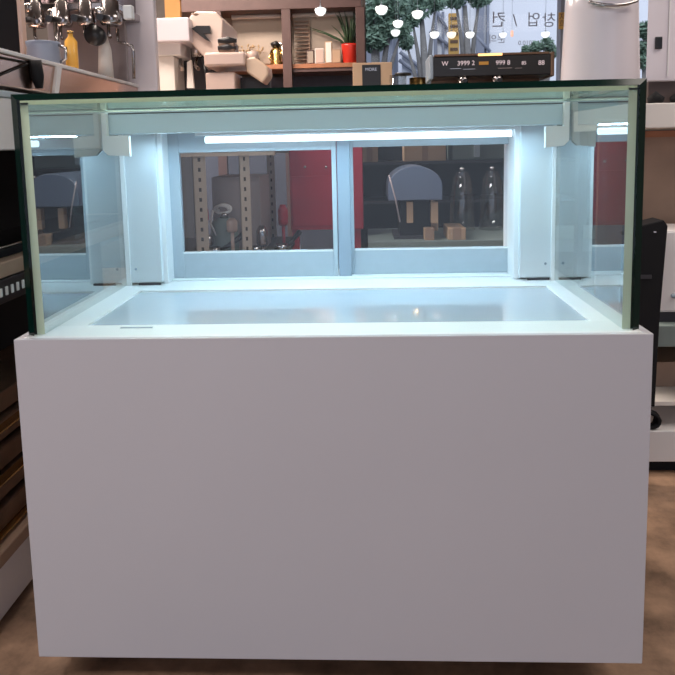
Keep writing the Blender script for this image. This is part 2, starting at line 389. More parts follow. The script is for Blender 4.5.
# machine on top of the rack
mx = thing('tall_mauve_machine', 'tall mauve-grey machine with a small black button, cut off by the right edge', 'machine', (1.2, 1.1, rz(103)))
MB().prism([(.972, 1.0), (1.40, 1.0), (1.40, 1.30), (1.15, 1.30), (.995, 1.03)], 'z', rz(80), 1.78).build('machine_body', M['lilac'], mx, .004)
MB().box((.99, 1.02, rz(103)), (1.38, 1.28, rz(80))).build('machine_base', mat('brown_base', (.10, .07, .065), .6), mx)
q0 = at(661.5, 49, .999); q1 = at(655, 37, .999)
MB().box((q1.x, .993, q0.z), (q0.x, 1.0, q1.z)).build('button', M['black'], mx, .002)
q0 = at(669, 10, .999); MB().box((q0.x, .996, rz(75)), (q0.x+.004, 1.0, 1.76)).build('panel_seam', M['white'], mx)
for k, x in enumerate((1.0, 1.07)):
    MB().lathe([(0, rz(103)), (.022, rz(103)), (.026, rz(97)), (.0, rz(90))], (x, .985, 0), 16).build('rubber_foot', M['softblack'], mx)

# ------------------------------------------------------------------ left-hand counter row
LX = -.80
def lz(x, y): return atx(x, y, LX).z
stand = thing('bar_stand', 'dark stand with a white plinth and bronze panels, along the left edge', 'counter', (-1.15, .9, 0))
y0, y1 = .05, 1.56
MB().box((LX-.6, y0, .015), (LX, y1, .150)).build('plinth', M['white'], stand, .004)
MB().box((LX-.6, y0+.02, 0), (LX-.04, y1-.02, .015)).build('plinth_foot', M['softblack'], stand)
MB().box((LX-.6, y0, .150), (LX+.015, y1, .185)).build('plinth_ledge', M['tanwood'], stand, .004)
g = MB()
for k in range(5):
    g.box((LX-.58, y0+.02, .200+k*.062), (LX-.02-.012*k, y1-.02, .252+k*.062))
g.build('bronze_panel', M['bronze'], stand, .004)
g = MB()
for z in (.196, .32, .445): g.box((LX-.03, y0+.01, z), (LX-.004, y1, z+.004))
g.build('metal_trim', M['brass'], stand)
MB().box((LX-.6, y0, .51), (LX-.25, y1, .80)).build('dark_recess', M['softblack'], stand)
za, zb = lz(20, 272), lz(20, 257)
MB().box((LX-.6, y0, za), (LX+.0, y1, zb)).build('counter_board', M['tanwood'], stand, .003)
for y in (.12, 1.5):
    MB().box((LX-.10, y, .50), (LX-.06, y+.04, za)).build('stand_post', M['dark'], stand)
MB().box((LX-.6, y0, zb), (LX-.30, y1, 1.12)).build('dark_cabinet', M['softblack'], stand)
for y in (.06, 1.54): MB().box((LX-.30, y, zb), (LX-.02, y+.03, 1.12)).build('side_cheek', M['dark'], stand)
MB().box((LX-.6, y0, 1.118), (LX, y1, 1.246)).build('white_top_box', M['white'], stand, .004)
MB().box((LX-.61, y0-.01, 1.246), (LX+.005, y1+.01, 1.262)).build('worktop', M['alu'], stand, .002)
# switch panel below the counter board
sp = thing('switch_panel', 'black panel of white rocker switches under the brown board on the left', 'control panel', (LX-.01, .2, za))
ya, yb = atx(0, 285, LX).y-.06, atx(30, 285, LX).y
hz0, hz1 = za-.060, za-.003
MB().box((LX-.03, ya, hz0), (LX+.002, yb, hz1)).build('panel_body', M['black'], sp, .002)
for k in range(6):
    yy = ya+.05+(yb-ya-.07)*k/5
    MB().box((LX+.002, yy, hz0+.018), (LX+.006, yy+.009, hz1-.018)).build('rocker_switch', M['white_switch'], sp, .001)
# grill grate left of the case
gr = thing('dark_grill', 'black flat grill with a thin steel rim on the brown board, left edge', 'grill', (LX-.15, .5, zb))
g = MB().box((LX-.28, .08, zb), (LX-.04, 1.3, zb+.02))
g.build('grill_body', M['softblack'], gr, .003)
MB().tube([(LX-.05, .09, zb+.023), (LX-.05, 1.29, zb+.023)], .003, 8).build('rim_bar', M['steel'], gr)

# espresso machine seen along its front, on the stand
EX = -.85; EZ = 1.262
em = thing('espresso_machine', 'large chrome espresso machine with steam wand and pale side panel, upper left', 'espresso machine', (-1.1, 1.1, EZ))
ey0, ey1 = .20, 1.58
MB().box((EX-.50, ey0, EZ+.02), (EX-.004, ey1, EZ+.105)).build('polished_base', mat('polished_steel_brown_reflection', (.60, .42, .34), .22, 1.), em, .004)  # brown tint paints in the wood reflected by the polished steel
MB().box((EX-.12, ey0-.005, EZ+.105), (EX, ey1, EZ+.116)).build('tray_edge', M['white'], em, .002)
g = MB()
for k in range(60):
    y = ey0+.02+k*.0225; g.box((EX-.115, y, EZ+.116), (EX-.012, y+.008, EZ+.120))
g.build('drip_grille', M['steel'], em)
GYY = 1.30
pe0 = at(110, 40, ey1+.005); pe1 = at(157, 40, ey1+.005)
MB().box((pe0.x, ey1-.02, EZ+.006), (pe1.x, ey1+.02, EZ+.54)).build('side_panel', M['lilac'], em, .006)
def gx(px): return at(px, 20, GYY).x
zg = at(70, 27, GYY).z
MB().box((gx(24), GYY-.02, zg+.055), (gx(118), GYY+.26, zg+.085)).build('group_bridge', M['chrome'], em, .006)
MB().box((gx(20), GYY+.03, zg+.085), (gx(114), GYY+.26, zg+.30)).build('top_body', mat('dark_mirror_steel', (.16, .13, .14), .2, 1.), em, .008)
MB().box((gx(22), GYY+.20, EZ+.105), (gx(106), GYY+.22, zg+.055)).build('rear_splash', mat('greyish_splash', (.36, .31, .31), .35, .3), em, .003)
MB().box((at(-14, 20, 1.05).x, 1.05, EZ+.118), (at(18, 20, 1.05).x, 1.09, EZ+.52)).build('black_side_panel', M['softblack'], em, .003)
MB().box((at(19, 20, 1.04).x, 1.03, EZ+.118), (at(23, 20, 1.04).x, 1.06, EZ+.52)).build('pink_post', M['pink'], em, .003)
for k, px in enumerate((38, 64, 88, 112)):
    xx = gx(px); rr = .034 if k != 3 else .040
    gp = MB().lathe([(0, zg), (rr*.85, zg), (rr, zg+.010), (rr, zg+.035), (rr*.8, zg+.045), (rr*.8, zg+.085), (rr*.6, zg+.09), (rr*.6, zg+.16), (0, zg+.16)], (xx, GYY-.01, 0), 24).build('group_head', M['chrome'], em)
    MB().tube([(xx, GYY-.03, zg+.02), (xx+.01, GYY-.09, zg+.012), (xx+.02, GYY-.17, zg+.0)], [.009, .011, .012], 12).build('portafilter_handle', M['black'], gp)
    MB().tube([(xx-.01, GYY-.01, zg+.005), (xx-.012, GYY-.01, zg-.03), (xx-.002, GYY-.02, zg-.045)], .006, 8).build('spout', M['chrome'], gp)
for px, py in ((52, 14), (100, 12), (30, 8)):
    q = at(px, py, GYY-.02); MB().lathe([(0, 0), (.016, 0), (.018, .010), (.012, .02), (0, .02)], q, 16, Matrix.Rotation(PI/2, 3, 'X')).build('pressure_gauge', M['steel'], em)
q = at(126, 14, GYY-.02); MB().box((q.x-.012, q.y, at(126, 20, GYY).z), (q.x+.022, q.y+.03, at(126, 6, GYY).z)).build('white_valve_cover', M['ledge'], em, .004)
q = at(99, 37, GYY+.02); MB().lathe([(0, 0), (.030, 0), (.036, .02), (.036, .05), (0, .055)], q, 24, Matrix.Rotation(PI/2, 3, 'X')).build('black_knob', M['black'], em)
q = at(107, 50, GYY+.08); MB().tube([(q.x-.01, q.y, EZ+.118), (q.x-.008, q.y, q.z), (q.x-.012, q.y, zg-.02)], [.030, .024, .014], 16).build('beige_sleeve', M['cream'], em)
q = at(56, 30, GYY-.05); MB().tube([(q.x+.0, q.y, zg+.06), (q.x, q.y, EZ+.118)], .008, 10).build('steel_pipe', M['steel'], em)
pA, pB, pC = at(118, 42, 1.40), at(132, 46, 1.40), at(134, 79, 1.40)
MB().tube([pA+Vector((0, 0, .05)), pA, (pA+pB)/2+Vector((0, 0, .002)), pB, pB+Vector((.004, 0, -.02)), pC], .006, 10).build('steam_wand', M['chrome'], em)
for x in (EX-.42, EX-.06):
    for y in (ey0+.08, ey1-.10):
        MB().lathe([(0, EZ), (.022, EZ), (.018, EZ+.02), (0, EZ+.02)], (x, y, 0), 16).build('machine_foot', M['black'], em)
pl = at(56, 90, .75)
# pale support strip and dark spout below the tray edge
MB().prism([(.78, EZ+.02), (.81, EZ+.02), (.845, EZ+.105), (.815, EZ+.105)], 'x', EX-.004, EX+.004).build('support_strip', M['white'], em)
MB().tube([(EX+.012, .66, EZ+.104), (EX+.012, .665, EZ+.06), (EX+.012, .672, EZ+.028)], [.016, .018, .010], 12).build('drain_spout', M['softblack'], em)
MB().tube([(EX+.001, .24, EZ+.085), (EX+.004, .62, EZ+.095)], .0025, 6).build('reflected_line', M['softblack'], em)  # dark line painting in a reflection on the polished base
MB().tube([(EX+.001, .42, EZ+.025), (EX+.004, .63, EZ+.09)], .0025, 6).build('reflected_line', M['softblack'], em)  # second dark line, also a painted-in reflection
# blue-grey jug and amber shape on the tray, its colour painting in a yellow lamp glow
TT = EZ+.121
q = at(44, 58, 1.0)
jug = thing('milk_jug', 'wide blue-grey jug on the drip tray of the chrome machine', 'jug', (q.x, 1.0, TT))
MB().lathe([(0, TT), (.050, TT), (.056, TT+.005), (.050, TT+.065), (.054, TT+.085), (.050, TT+.085), (0, TT+.078)], (q.x, 1.0, 0), 28).build('jug_body', mat('blue_grey_glaze', (.25, .29, .38), .3), jug)
MB().tube([(q.x+.050, 1.0, TT+.075), (q.x+.075, 1.0, TT+.065), (q.x+.073, 1.0, TT+.03), (q.x+.053, 1.0, TT+.02)], .005, 8).build('jug_handle', M['steel'], jug)
q = at(71, 44, 1.12)
bt = thing('amber_lamp_glow', 'small bright amber shape for a yellow lamp glow under the group heads of the chrome machine', 'bottle', (q.x, 1.12, TT))
zb2 = at(71, 34, 1.12).z
MB().lathe([(0, TT), (.018, TT), (.021, TT+.01), (.021, zb2-.025), (.008, zb2-.008), (.008, zb2), (0, zb2)], (q.x, 1.12, 0), 20).build('glow_body', mat('lamp_glow_amber', (.85, .45, .08), .3), bt)
MB().lathe([(0, zb2), (.010, zb2), (.010, zb2+.010), (0, zb2+.010)], (q.x, 1.12, 0), 14).build('glow_cap', M['brass'], bt)

# ------------------------------------------------------------------ rack of slotted angle seen through the rear doors
ra = thing('slotted_angle_rack', 'slotted steel angle rack seen through the left sliding door', 'rack', (-.6, 1.9, 0))
RZ = 1.20
def angle_post(x, y, wdt, ztop=RZ):
    g = MB().box((x, y, 0), (x+wdt, y+.003, ztop)).box((x, y, 0), (x+.003, y+wdt, ztop)); z = .30
    while z < ztop-.03:
        g.box((x+wdt*.42, y-.0008, z), (x+wdt*.62, y+.0005, z+.016), mi=1); z += .042
    g.build('slotted_post', [M['angle'], M['hole']], ra)
Y1 = 1.58
angle_post(at(243, 200, Y1).x-.012, Y1, .044)
angle_post(at(268, 200, 2.3).x, 2.3, .040)
angle_post(at(194, 200, Y1).x, Y1, .055)
angle_post(-1.22, 2.3, .04)
MB().box((-1.25, Y1-.01, 1.077), (-.30, Y1+.03, 1.092)).build('cross_beam', M['angle'], ra)
MB().box((-1.25, 2.30, 1.077), (-.285, 2.34, 1.092)).build('cross_beam', M['angle'], ra)
MB().box((-1.25, Y1, RZ-.02), (-.285, 2.78, RZ)).build('top_shelf', M['angle'], ra, .002)
MB().box((-1.25, Y1+.02, .62), (-.285, 2.32, .635)).build('lower_shelf', M['dark'], ra)
# things on its lower shelf
bx = tag(MB().box((-.62, 1.80, .635), (-.40, 2.10, .98)).build('carton', mat('faded_carton', (.30, .25, .25), .8), None, .004), 'faded grey-pink carton behind tangled cables on the slotted rack', 'box')
def tangle(c, s, n, r, mt, seedv):
    rnd = random.Random(seedv); pts = []; p = Vector(c)
    for k in range(n):
        t = k*.55
        pts.append(Vector(c) + Vector((s*math.sin(t*1.1+rnd.random()*.5), s*.5*math.sin(t*.7), s*.8*math.cos(t*1.31)+.012*rnd.random())))
    return MB().tube(pts, r, 6).build('cable_bundle', mt)
c = at(221, 228, 1.70)
cb = thing('white_cable_coil', 'looped white hose lying in the rack behind the left sliding door', 'hose', (c.x, 1.7, .635))
g = MB(); q = at(221, 210, 1.70)
g.tube([q+Vector((.035*math.cos(t), .008*t, .018*math.sin(t))) for t in [k*.35 for k in range(30)]], .006, 8)
g.tube([q+Vector((-.035, 0, 0)), q+Vector((-.05, 0, -.06)), q+Vector((-.02, .0, -.12)), Vector((q.x-.03, 1.70, .642))], .005, 8); g.build('hose', M['white'], cb)
dk = thing('grey_canister', 'grey-green canister low in the slotted rack behind the left door', 'canister', (at(225, 240, 1.75).x, 1.75, .635))
x = at(225, 240, 1.75).x
MB().lathe([(0, .635), (.06, .635), (.062, .65), (.06, .78), (.03, .80), (0, .80)], (x, 1.75, 0), 24).build('canister_body', M['greygreen'], dk)
MB().lathe([(0, .80), (.02, .80), (.02, .825), (0, .825)], (x, 1.75, 0), 16).build('canister_cap', M['chrome'], dk)
for k, (px, py, h, col) in enumerate([(203, 214, .07, 'red'), (232, 225, .06, 'pink'), (208, 240, .05, 'chrome'), (283, 215, .10, 'red'), (262, 236, .09, 'chrome')]):
    q = at(px, py, 1.66 if k != 3 else 2.0); lab = ['small red valve low in the rack, beside the left post', 'pink-beige plastic part on a stem beside the middle rack post', 'chrome fitting above the rack shelf, lowest at the left', 'pinkish red tin beside the tallest tan post', 'chrome fitting between the two rear posts of the rack'][k]
    o = MB().lathe([(0, -h/2), (.020, -h/2), (.024, -h/3), (.024, h/4), (.012, h/2), (0, h/2)], q, 16)
    o.tube([(q.x, q.y, q.z-h/2), (q.x, q.y, .636)], .008, 8)
    tag(o.build(['valve', 'plastic_part', 'pipe_fitting', 'tin', 'pipe_fitting'][k], M[col]), lab, ['valve', 'plastic part', 'fitting', 'tin', 'fitting'][k])
# loose portafilters and spare parts heaped on the rack shelf
pf0 = thing('loose_portafilter', 'dark portafilter heaped against the left rack post, handle up', 'portafilter', (0, 0, 0), 'spare portafilters on the rack shelf')
MB().lathe([(0, 0), (.026, 0), (.030, .006), (.030, .028), (.024, .030), (0, .012)], (0, 0, 0), 20).build('basket', M['chrome'], pf0)
MB().tube([(.028, 0, .018), (.06, 0, .03), (.12, .0, .07)], [.007, .010, .013], 10).build('handle', M['black'], pf0)
MB().tube([(0, 0, 0), (0, 0, -.012), (.012, 0, -.018)], .006, 8).build('spout', M['steel'], pf0)
for k, (px, py, yy, rz_, lab) in enumerate([(214, 244, 1.66, .3, 'dark portafilter on the rack shelf, nearest the left post'), (254, 243, 1.66, 2.2, 'dark portafilter lying just right of the middle rack post'),
                                      (281, 243, 1.72, .9, 'dark portafilter on the rack shelf in front of the red leg')]):
    q = at(px, py, yy)
    if k == 0: o = pf0; o['label'] = lab
    else:
        o = pf0.copy(); C.objects.link(o); o['label'] = lab
        for ch in list(pf0.children):
            c_ = ch.copy(); C.objects.link(c_); c_.parent = o
    o.location = (q.x, yy, .654); o.rotation_euler = (0, 0, rz_)
# yellow strap tag
q = at(257, 185, 2.25); tag(MB().prism([(q.x-.06, q.z-.022), (q.x+.05, q.z), (q.x+.055, q.z+.03), (q.x-.055, q.z+.008)], 'y', 2.285, 2.299).build('warning_label', mat('faded_yellow', (.45, .42, .20), .7)), 'pale yellow sticker strip on the rear tan posts', 'sticker')
# red cabinet
rc = thing('red_cabinet', 'red metal cabinet on red legs behind the sliding doors', 'cabinet', (.1, 2.3, 0))
xa = at(290, 190, 2.1).x; xb = at(363, 190, 2.1).x
za_, zb_ = at(310, 230, 2.1).z, 1.19
MB().box((xa, 2.10, za_), (xb, 2.40, zb_)).build('cabinet_body', M['red'], rc, .004)
MB().box((xa+.01, 2.094, za_+.02), (xb-.12, 2.10, at(310, 176, 2.1).z)).build('cabinet_door', M['red'], rc, .002)
for px in (305, 326):
    q = at(px, 167, 2.09); MB().lathe([(0, 0), (.006, 0), (.006, .008), (0, .008)], (q.x, 2.10, q.z), 12, Matrix.Rotation(PI/2, 3, 'X')).build('rivet', M['chrome'], rc)
for x in (at(295, 240, 2.1).x-.015, xb-.05):
    MB().box((x, 2.12, 0), (x+.035, 2.16, za_)).build('leg', M['red'], rc)
# dark workbench under/behind
wbn = thing('dark_workbench', 'long dark bench behind the right sliding door', 'bench', (.9, 2.3, 0))
MB().box((xb+.02, 1.90, .60), (2.2, 2.40, .66)).build('bench_top', M['greygreen'], wbn, .003)
MB().box((xb+.05, 1.95, .05), (2.15, 2.36, .60)).build('bench_body', M['softblack'], wbn)
for x in (xb+.06, 2.1): MB().box((x, 1.97, 0), (x+.04, 2.01, .05)).build('leg', M['softblack'], wbn)
# hooded roaster
hd = thing('hooded_machine', 'round-topped blue-grey machine seen through the right sliding door', 'machine', (.55, 1.95, .66))
hx0, hx1 = at(388, 190, 1.95).x, at(442, 190, 1.95).x; hm = (hx0+hx1)/2; hw = (hx1-hx0)/2
zc = at(415, 200, 1.95).z; zt_ = at(415, 166, 1.95).z
prof = [(hm-hw, zc)] + [(hm-hw*math.cos(t), zc+(.4+.6*math.sin(t))*(zt_-zc)) for t in [PI*k/16 for k in range(17)]] + [(hm+hw, zc)]
MB().prism(prof, 'y', 1.93, 2.25).build('hood', M['blue'], hd, .004)
MB().box((hm-hw*.55, 1.99, .66), (hm+hw*.62, 2.24, zc)).build('hood_stand', M['softblack'], hd)
MB().box((hm-hw*.55-.03, 1.97, .66), (hm+hw*.62, 2.25, .675)).build('base_plate', M['dark'], hd)
q0, q1 = at(409, 223, 1.95), at(413, 202, 1.95)
pxbox(407, 202, 413, 223, 1.955, .035).build('tan_bracket', M['card'], hd); pxbox(431, 202, 438, 223, 1.955, .035).build('tan_bracket', M['card'], hd)
pa, pb = at(389, 175, 1.93), at(400, 222, 1.93)
MB().tube([pa, (pa+pb)/2+Vector((.004, 0, 0)), pb], .0035, 8).build('hose', mat('pale_hose', (.5, .42, .44), .5), hd)
# cartons on the bench and wall behind
CB = []
for k, (a_, lab) in enumerate([((362, 151, 378, 160), 'small tan carton at the top left of the right sliding door'), ((404, 150, 445, 158), 'wide tan carton at the top middle of the right sliding door'), ((424, 158, 437, 170), 'tan carton panel under the wide carton behind the right door')]):
    pass
sh = thing('black_shelf_unit', 'black shelf unit far behind the right sliding door', 'shelf', (.9, 3.2, 0))
sx0, sx1 = at(352, 190, 3.45).x, at(508, 190, 3.45).x
for z in (.30, .70, .97): MB().box((sx0, 3.45, z), (sx1+.5, 3.85, z+.02)).build('shelf_board', M['dark'], sh)
for x in (sx0, sx1+.46): MB().box((x, 3.45, 0), (x+.04, 3.85, 1.30)).build('shelf_side', M['softblack'], sh)
MB().box((sx0, 3.83, .02), (sx1+.5, 3.85, 1.30)).build('shelf_back', M['softblack'], sh)
def carton(px0, px1, z0, h, y, lab, mt='card'):
    a = at(px0, 155, y).x; b = at(px1, 155, y).x
    o = thing('carton', lab, 'box', ((a+b)/2, y+.1, z0))
    MB().box((a, y, z0), (b, y+.2, z0+h)).build('box_body', M[mt], o, .003)
    MB().box(((a+b)/2-.02, y-.001, z0+h*.0), ((a+b)/2+.02, y+.2, z0+h+.001)).build('packing_tape', M['tanwood'], o)
carton(361, 378, 0.99, .165, 3.49, 'small tan carton seen at the top left of the right sliding door')
carton(404, 446, 0.99, .19, 3.49, 'wide tan carton at the top middle of the right sliding door')
carton(427, 438, .66, .14, 2.27, 'narrow tan carton standing upright behind the round-topped machine')
carton(424, 434, .66, .055, 1.92, 'tiny tan carton low at the front of the dark bench')
carton(448, 466, .66, .055, 1.92, 'small salmon carton at the front right of the dark bench')
gb = thing('grey_cooler', 'grey-green cooler box high behind the right sliding door', 'cooler', (at(478, 155, 3.6).x, 3.6, 0.99))
a, b = at(452, 155, 3.5).x, at(509, 155, 3.5).x; za3 = 0.99
MB().box((a, 3.50, za3), (b+.1, 3.80, 1.29)).build('cooler_body', M['greygreen'], gb, .01)
MB().box((a+.15, 3.49, za3+.02), (a+.19, 3.50, 1.27)).build('cooler_handle', M['alu'], gb)
# glass bell jars on the bench
for k, px in enumerate((462, 492)):
    q = at(px, 190, 2.3)
    j = thing('bell_jar', ['clear glass jar on the bench, left of two behind the right door', 'clear glass jar on the bench, right of two behind the right door'][k], 'jar', (q.x, 2.3, .66), 'glass jars on the dark bench')
    MB().lathe([(.065, .66), (.067, .662), (.062, .80), (.045, .93), (.03, .96), (.031, .962), (.0, .963)], (q.x, 2.3, 0), 24).build('jar_body', M['jar_glass'], j)
    MB().lathe([(0, .963), (.012, .965), (.014, .98), (0, .99)], (q.x, 2.3, 0), 14).build('jar_knob', M['chrome'], j)

# ------------------------------------------------------------------ machines on the slotted rack (upper left)
wm = thing('white_coffee_machine', 'boxy white coffee machine with a black lever, behind the chrome machine', 'coffee machine', (-.8, 2.25, RZ))
A = lambda x, y, Y=2.2: at(x, y, Y)
z = lambda y, Y=2.2: at(190, y, Y).z
g = MB(); xl, xm, xr = A(156, 30).x, A(190, 30).x, A(222, 30).x
# head: front block and a slanted wedge towards the right
MB().box((xl, 2.05, z(41, 2.05)), (A(189, 30, 2.05).x, 2.5, z(17, 2.05))).build('head_block', M['lilac'], wm, .006)
g = MB(); xm2 = A(189, 30, 2.12).x
p_ = [A(189, 17, 2.12), A(196, 11, 2.12), A(216, 12, 2.12), A(223, 20, 2.12), A(222, 38, 2.12), A(218, 60, 2.12), A(205, 58, 2.12), A(189, 41, 2.12)]
g.prism([(p.x, p.z) for p in p_], 'y', 2.12, 2.50); g.build('slanted_head', mat('warm_white_enamel', (.70, .55, .47), .3, coat=.3), wm, .006)
p_ = [A(192, 29, 2.11), A(197, 26, 2.11), A(210, 26, 2.11), A(211, 33, 2.11), A(204, 34, 2.11), A(211, 42, 2.11), A(206, 40, 2.11)]
MB().prism([(p.x, p.z) for p in p_], 'y', 2.10, 2.12).build('black_lever', M['black'], wm)
q = A(195, 16, 2.10); MB().lathe([(0, 0), (.030, 0), (.034, .008), (.030, .014), (0, .014)], (q.x, 2.15, z(14.5, 2.1)-.004), 20).build('cup_tray', M['bronze'], wm)
MB().box((A(157, 0).x, 2.1, z(55, 2.1)), (A(178, 0, 2.1).x, 2.4, z(41, 2.1)-.0005)).build('lower_block', M['white'], wm, .006)
MB().box((A(158, 0).x, 2.12, RZ), (A(171, 0, 2.12).x, 2.4, z(55, 2.1))).build('column', M['cream'], wm, .004)
MB().box((A(171, 0).x, 2.30, RZ+.03), (A(214, 0).x, 2.48, z(41))).build('back_body', M['dark'], wm)
MB().box((A(170, 0).x, 2.06, RZ), (A(216, 0).x, 2.50, RZ+.05)).build('drip_tray', M['steel'], wm, .004)
for px in (180, 196, 207):
    h = MB().lathe([(0, z(57)), (.026, z(57)), (.028, z(50)), (.024, z(45)), (0, z(45))], (A(px, 50).x, 2.22, 0), 18).build('group_head', M['chrome'], wm)
    MB().tube([(A(px, 60).x, 2.22, z(57)), (A(px, 60).x-.004, 2.2, z(66)), (A(px, 60).x+.02, 2.16, z(70))], [.006, .010, .010], 8).build('portafilter', M['steel'], h)
MB().tube([(A(205, 60).x, 2.14, z(60)), (A(213, 80).x, 2.10, z(86))], .006, 8).build('steam_wand', M['black'], wm)
MB().prism([(p.x, p.z) for p in (A(187, 62, 2.14), A(191, 60, 2.14), A(194, 88, 2.14), A(187, 88, 2.14))], 'y', 2.14, 2.16).build('pale_side_strip', M['cream'], wm)

pm = thing('pink_beige_machine', 'low pink-beige machine with black knobs, right of the boxy white one', 'coffee machine', (-.55, 1.9, RZ))
Y3 = 1.86
MB().box((A(201, 0, Y3).x, Y3, A(0, 72, Y3).z-.0), (A(243, 0, Y3).x, Y3+.24, at(225, 52, Y3).z)).build('head_body', M['pink'], pm, .010)
MB().box((A(201, 0, Y3).x, Y3+.02, RZ), (A(231, 0, Y3).x, Y3+.22, at(215, 72, Y3).z)).build('lower_body', M['pink'], pm, .006)
MB().box((A(231, 0, Y3).x, Y3+.16, RZ), (A(262, 0, Y3).x, Y3+.22, at(240, 74, Y3).z)).build('dark_body', M['dark'], pm)
MB().box((A(229, 0, Y3).x, Y3-.02, RZ), (A(262, 0, Y3).x, Y3+.26, RZ+.03)).build('drip_tray', M['chrome'], pm, .003)
p_ = [A(244, 58, Y3), A(254, 56, Y3), A(267, 66, Y3), A(268, 74, Y3), A(262, 83, Y3), A(246, 72, Y3)]
MB().prism([(p.x, p.z) for p in p_], 'y', Y3+.02, Y3+.16).build('angled_spout', mat('pale_peach_enamel', (.68, .50, .36), .35, coat=.2), pm, .008)
for px, py in ((228, 41), (228, 48)):
    q = A(px, py, Y3+.05)
    kb = MB().tube([q-Vector((.045, 0, .0)), q+Vector((.0, 0, .002)), q+Vector((.04, 0, -.001))], [.012, .018, .008], 14).build('black_handle', M['black'], pm)
q = A(228, 50, Y3+.06); MB().box((q.x-.04, Y3+.04, at(225, 52, Y3).z), (q.x+.035, Y3+.14, A(228, 41, Y3).z)).build('handle_block', M['bronze'], pm, .006)
q = A(250, 59, Y3); MB().lathe([(0, 0), (.020, 0), (.028, .02), (.024, .045), (0, .05)], (q.x, Y3+.08, q.z-.002), 20).build('round_cap', M['pink'], pm)
for px in (237, 249, 256):
    q = A(px, 78, Y3-.0); MB().lathe([(0, 0), (.012, 0), (.014, .012), (0, .018)], (q.x, Y3+.02, RZ+.03), 14).build('cup_foot', M['chrome'], pm)

# orange board behind the white machine
q0, q1 = at(165, 12, 2.72), at(179, -15, 2.72)
tag(MB().box((q0.x, 2.72, RZ), (q1.x, 2.75, q1.z)).build('orange_board', mat('orange_board_paint', (.70, .33, .10), .6)), 'upright orange board behind the boxy white machine', 'board')

# ------------------------------------------------------------------ back cabinet with shelf
BY = 4.2
bc = thing('shelf_cabinet', 'dark brown wooden shelf cabinet with beige blinds against the back wall', 'cabinet', (-.5, 4.4, 0))
def bz(y, x=290, Y=BY): return at(x, y, Y).z
def bxx(x, Y=BY): return at(x, 40, Y).x
xL, xR = bxx(176), bxx(362)
MB().box((xL-.0, BY, bz(9)), (xR, BY+.4, bz(9)+.30)).build('top_beam', M['wood'], bc, .004)
for p0, p1 in ((213, 222), (282, 291), (356, 365)):
    MB().box((bxx(p0), BY, 0), (bxx(p1), BY+.06, bz(9))).build('upright_post', M['wood'], bc, .003)
MB().box((xL, BY+.04, bz(68)), (xR, BY+.40, bz(63.5))).build('shelf_board', M['shelfwood'], bc, .002)
MB().box((bxx(291), BY+.05, bz(71.5)), (bxx(356), BY+.38, bz(68))).build('shelf_apron', M['wood'], bc)
MB().box((xL, BY+.38, 0), (xR, BY+.40, bz(72))).build('lower_panel', mat('blue_grey_panel', (.08, .09, .13), .6, noise=.2), bc)
MB().box((xL, BY+.30, bz(63.5)), (xR, BY+.31, bz(9))).build('back_board', M['blind'], bc)
for p0, p1 in ((228, 283), (291, 353)):
    bl = MB().box((bxx(p0)+.005, BY+.20, bz(60)), (bxx(p1)-.005, BY+.204, bz(11))).build('roller_blind', M['blind'], bc)
    MB().tube([(bxx(p0), BY+.19, bz(11)), (bxx(p1), BY+.19, bz(11))], .018, 12).build('blind_tube', M['cream'], bl)
g = MB()
for k in range(11):
    zz = bz(18+k*4); g.box((bxx(293), BY+.16, zz), (bxx(307), BY+.19, zz+.006))
g.box((bxx(307), BY+.17, bz(63)), (bxx(308), BY+.18, bz(16)))
g.build('slatted_rack', M['tanwood'], bc)

SZ = bz(63.5)
# figure of brass and glass (hand mill)
q = at(276, 50, BY+.12)
hm_ = thing('brass_hand_mill', 'ornate brass and glass hand mill on the wooden shelf', 'coffee mill', (q.x, BY+.15, SZ))
hx, hy = q.x, BY+.15
zz = lambda t: SZ + t
MB().lathe([(0, zz(0)), (.060, zz(0)), (.064, zz(.01)), (.052, zz(.03)), (.058, zz(.08)), (.045, zz(.13)), (.028, zz(.15)), (0, zz(.15))], (hx, hy, 0), 24).build('mill_body', M['brass'], hm_)
MB().lathe([(0, zz(.15)), (.030, zz(.15)), (.042, zz(.17)), (.040, zz(.185)), (.015, zz(.195)), (0, zz(.195))], (hx-.005, hy, 0), 20).build('mill_cap', M['black'], hm_)
MB().tube([(hx-.0, hy-.02, zz(.19)), (hx+.05, hy-.03, zz(.17)), (hx+.055, hy-.04, zz(.10)), (hx+.05, hy-.06, zz(.03))], .008, 8).build('crank', M['steel'], hm_)
MB().tube([(hx-.03, hy-.05, zz(.12)), (hx-.05, hy-.07, zz(.06)), (hx-.02, hy-.08, zz(.02))], .010, 8).build('side_arm', M['brass'], hm_)
# dried flower bunches
for k, px in enumerate((236, 246, 257)):
    q = at(px, 60, BY+.12)
    v = thing('dried_flower_vase', ['vase of dried grey-gold flowers, leftmost on the wooden shelf', 'vase of dried flowers, middle of three on the wooden shelf', 'vase of dried reddish flowers, next to the brass hand mill'][k], 'vase', (q.x, BY+.14, SZ), 'vases of dried flowers')
    MB().lathe([(0, SZ), (.026, SZ), (.032, SZ+.03), (.016, SZ+.06), (.018, SZ+.066), (0, SZ+.066)], (q.x, BY+.14, 0), 18).build('vase', [M['dark'], M['paper'], M['bronze']][k], v)
    g = MB(); rnd = random.Random(k+3)
    for i in range(14):
        a = rnd.uniform(-.6, .6); l = rnd.uniform(.07, .15)*(1.15 if k == 1 else .9)
        e_ = Vector((q.x+math.sin(a)*l*.7, BY+.14+rnd.uniform(-.03, .03), SZ+.06+l*math.cos(a)*.8))
        g.tube([(q.x, BY+.14, SZ+.05), e_], .0015, 4)
        g.lathe([(0, -.008), (.007, -.003), (.007, .004), (0, .009)], e_, 6)
    g.build('dried_flowers', M['flower'], v)
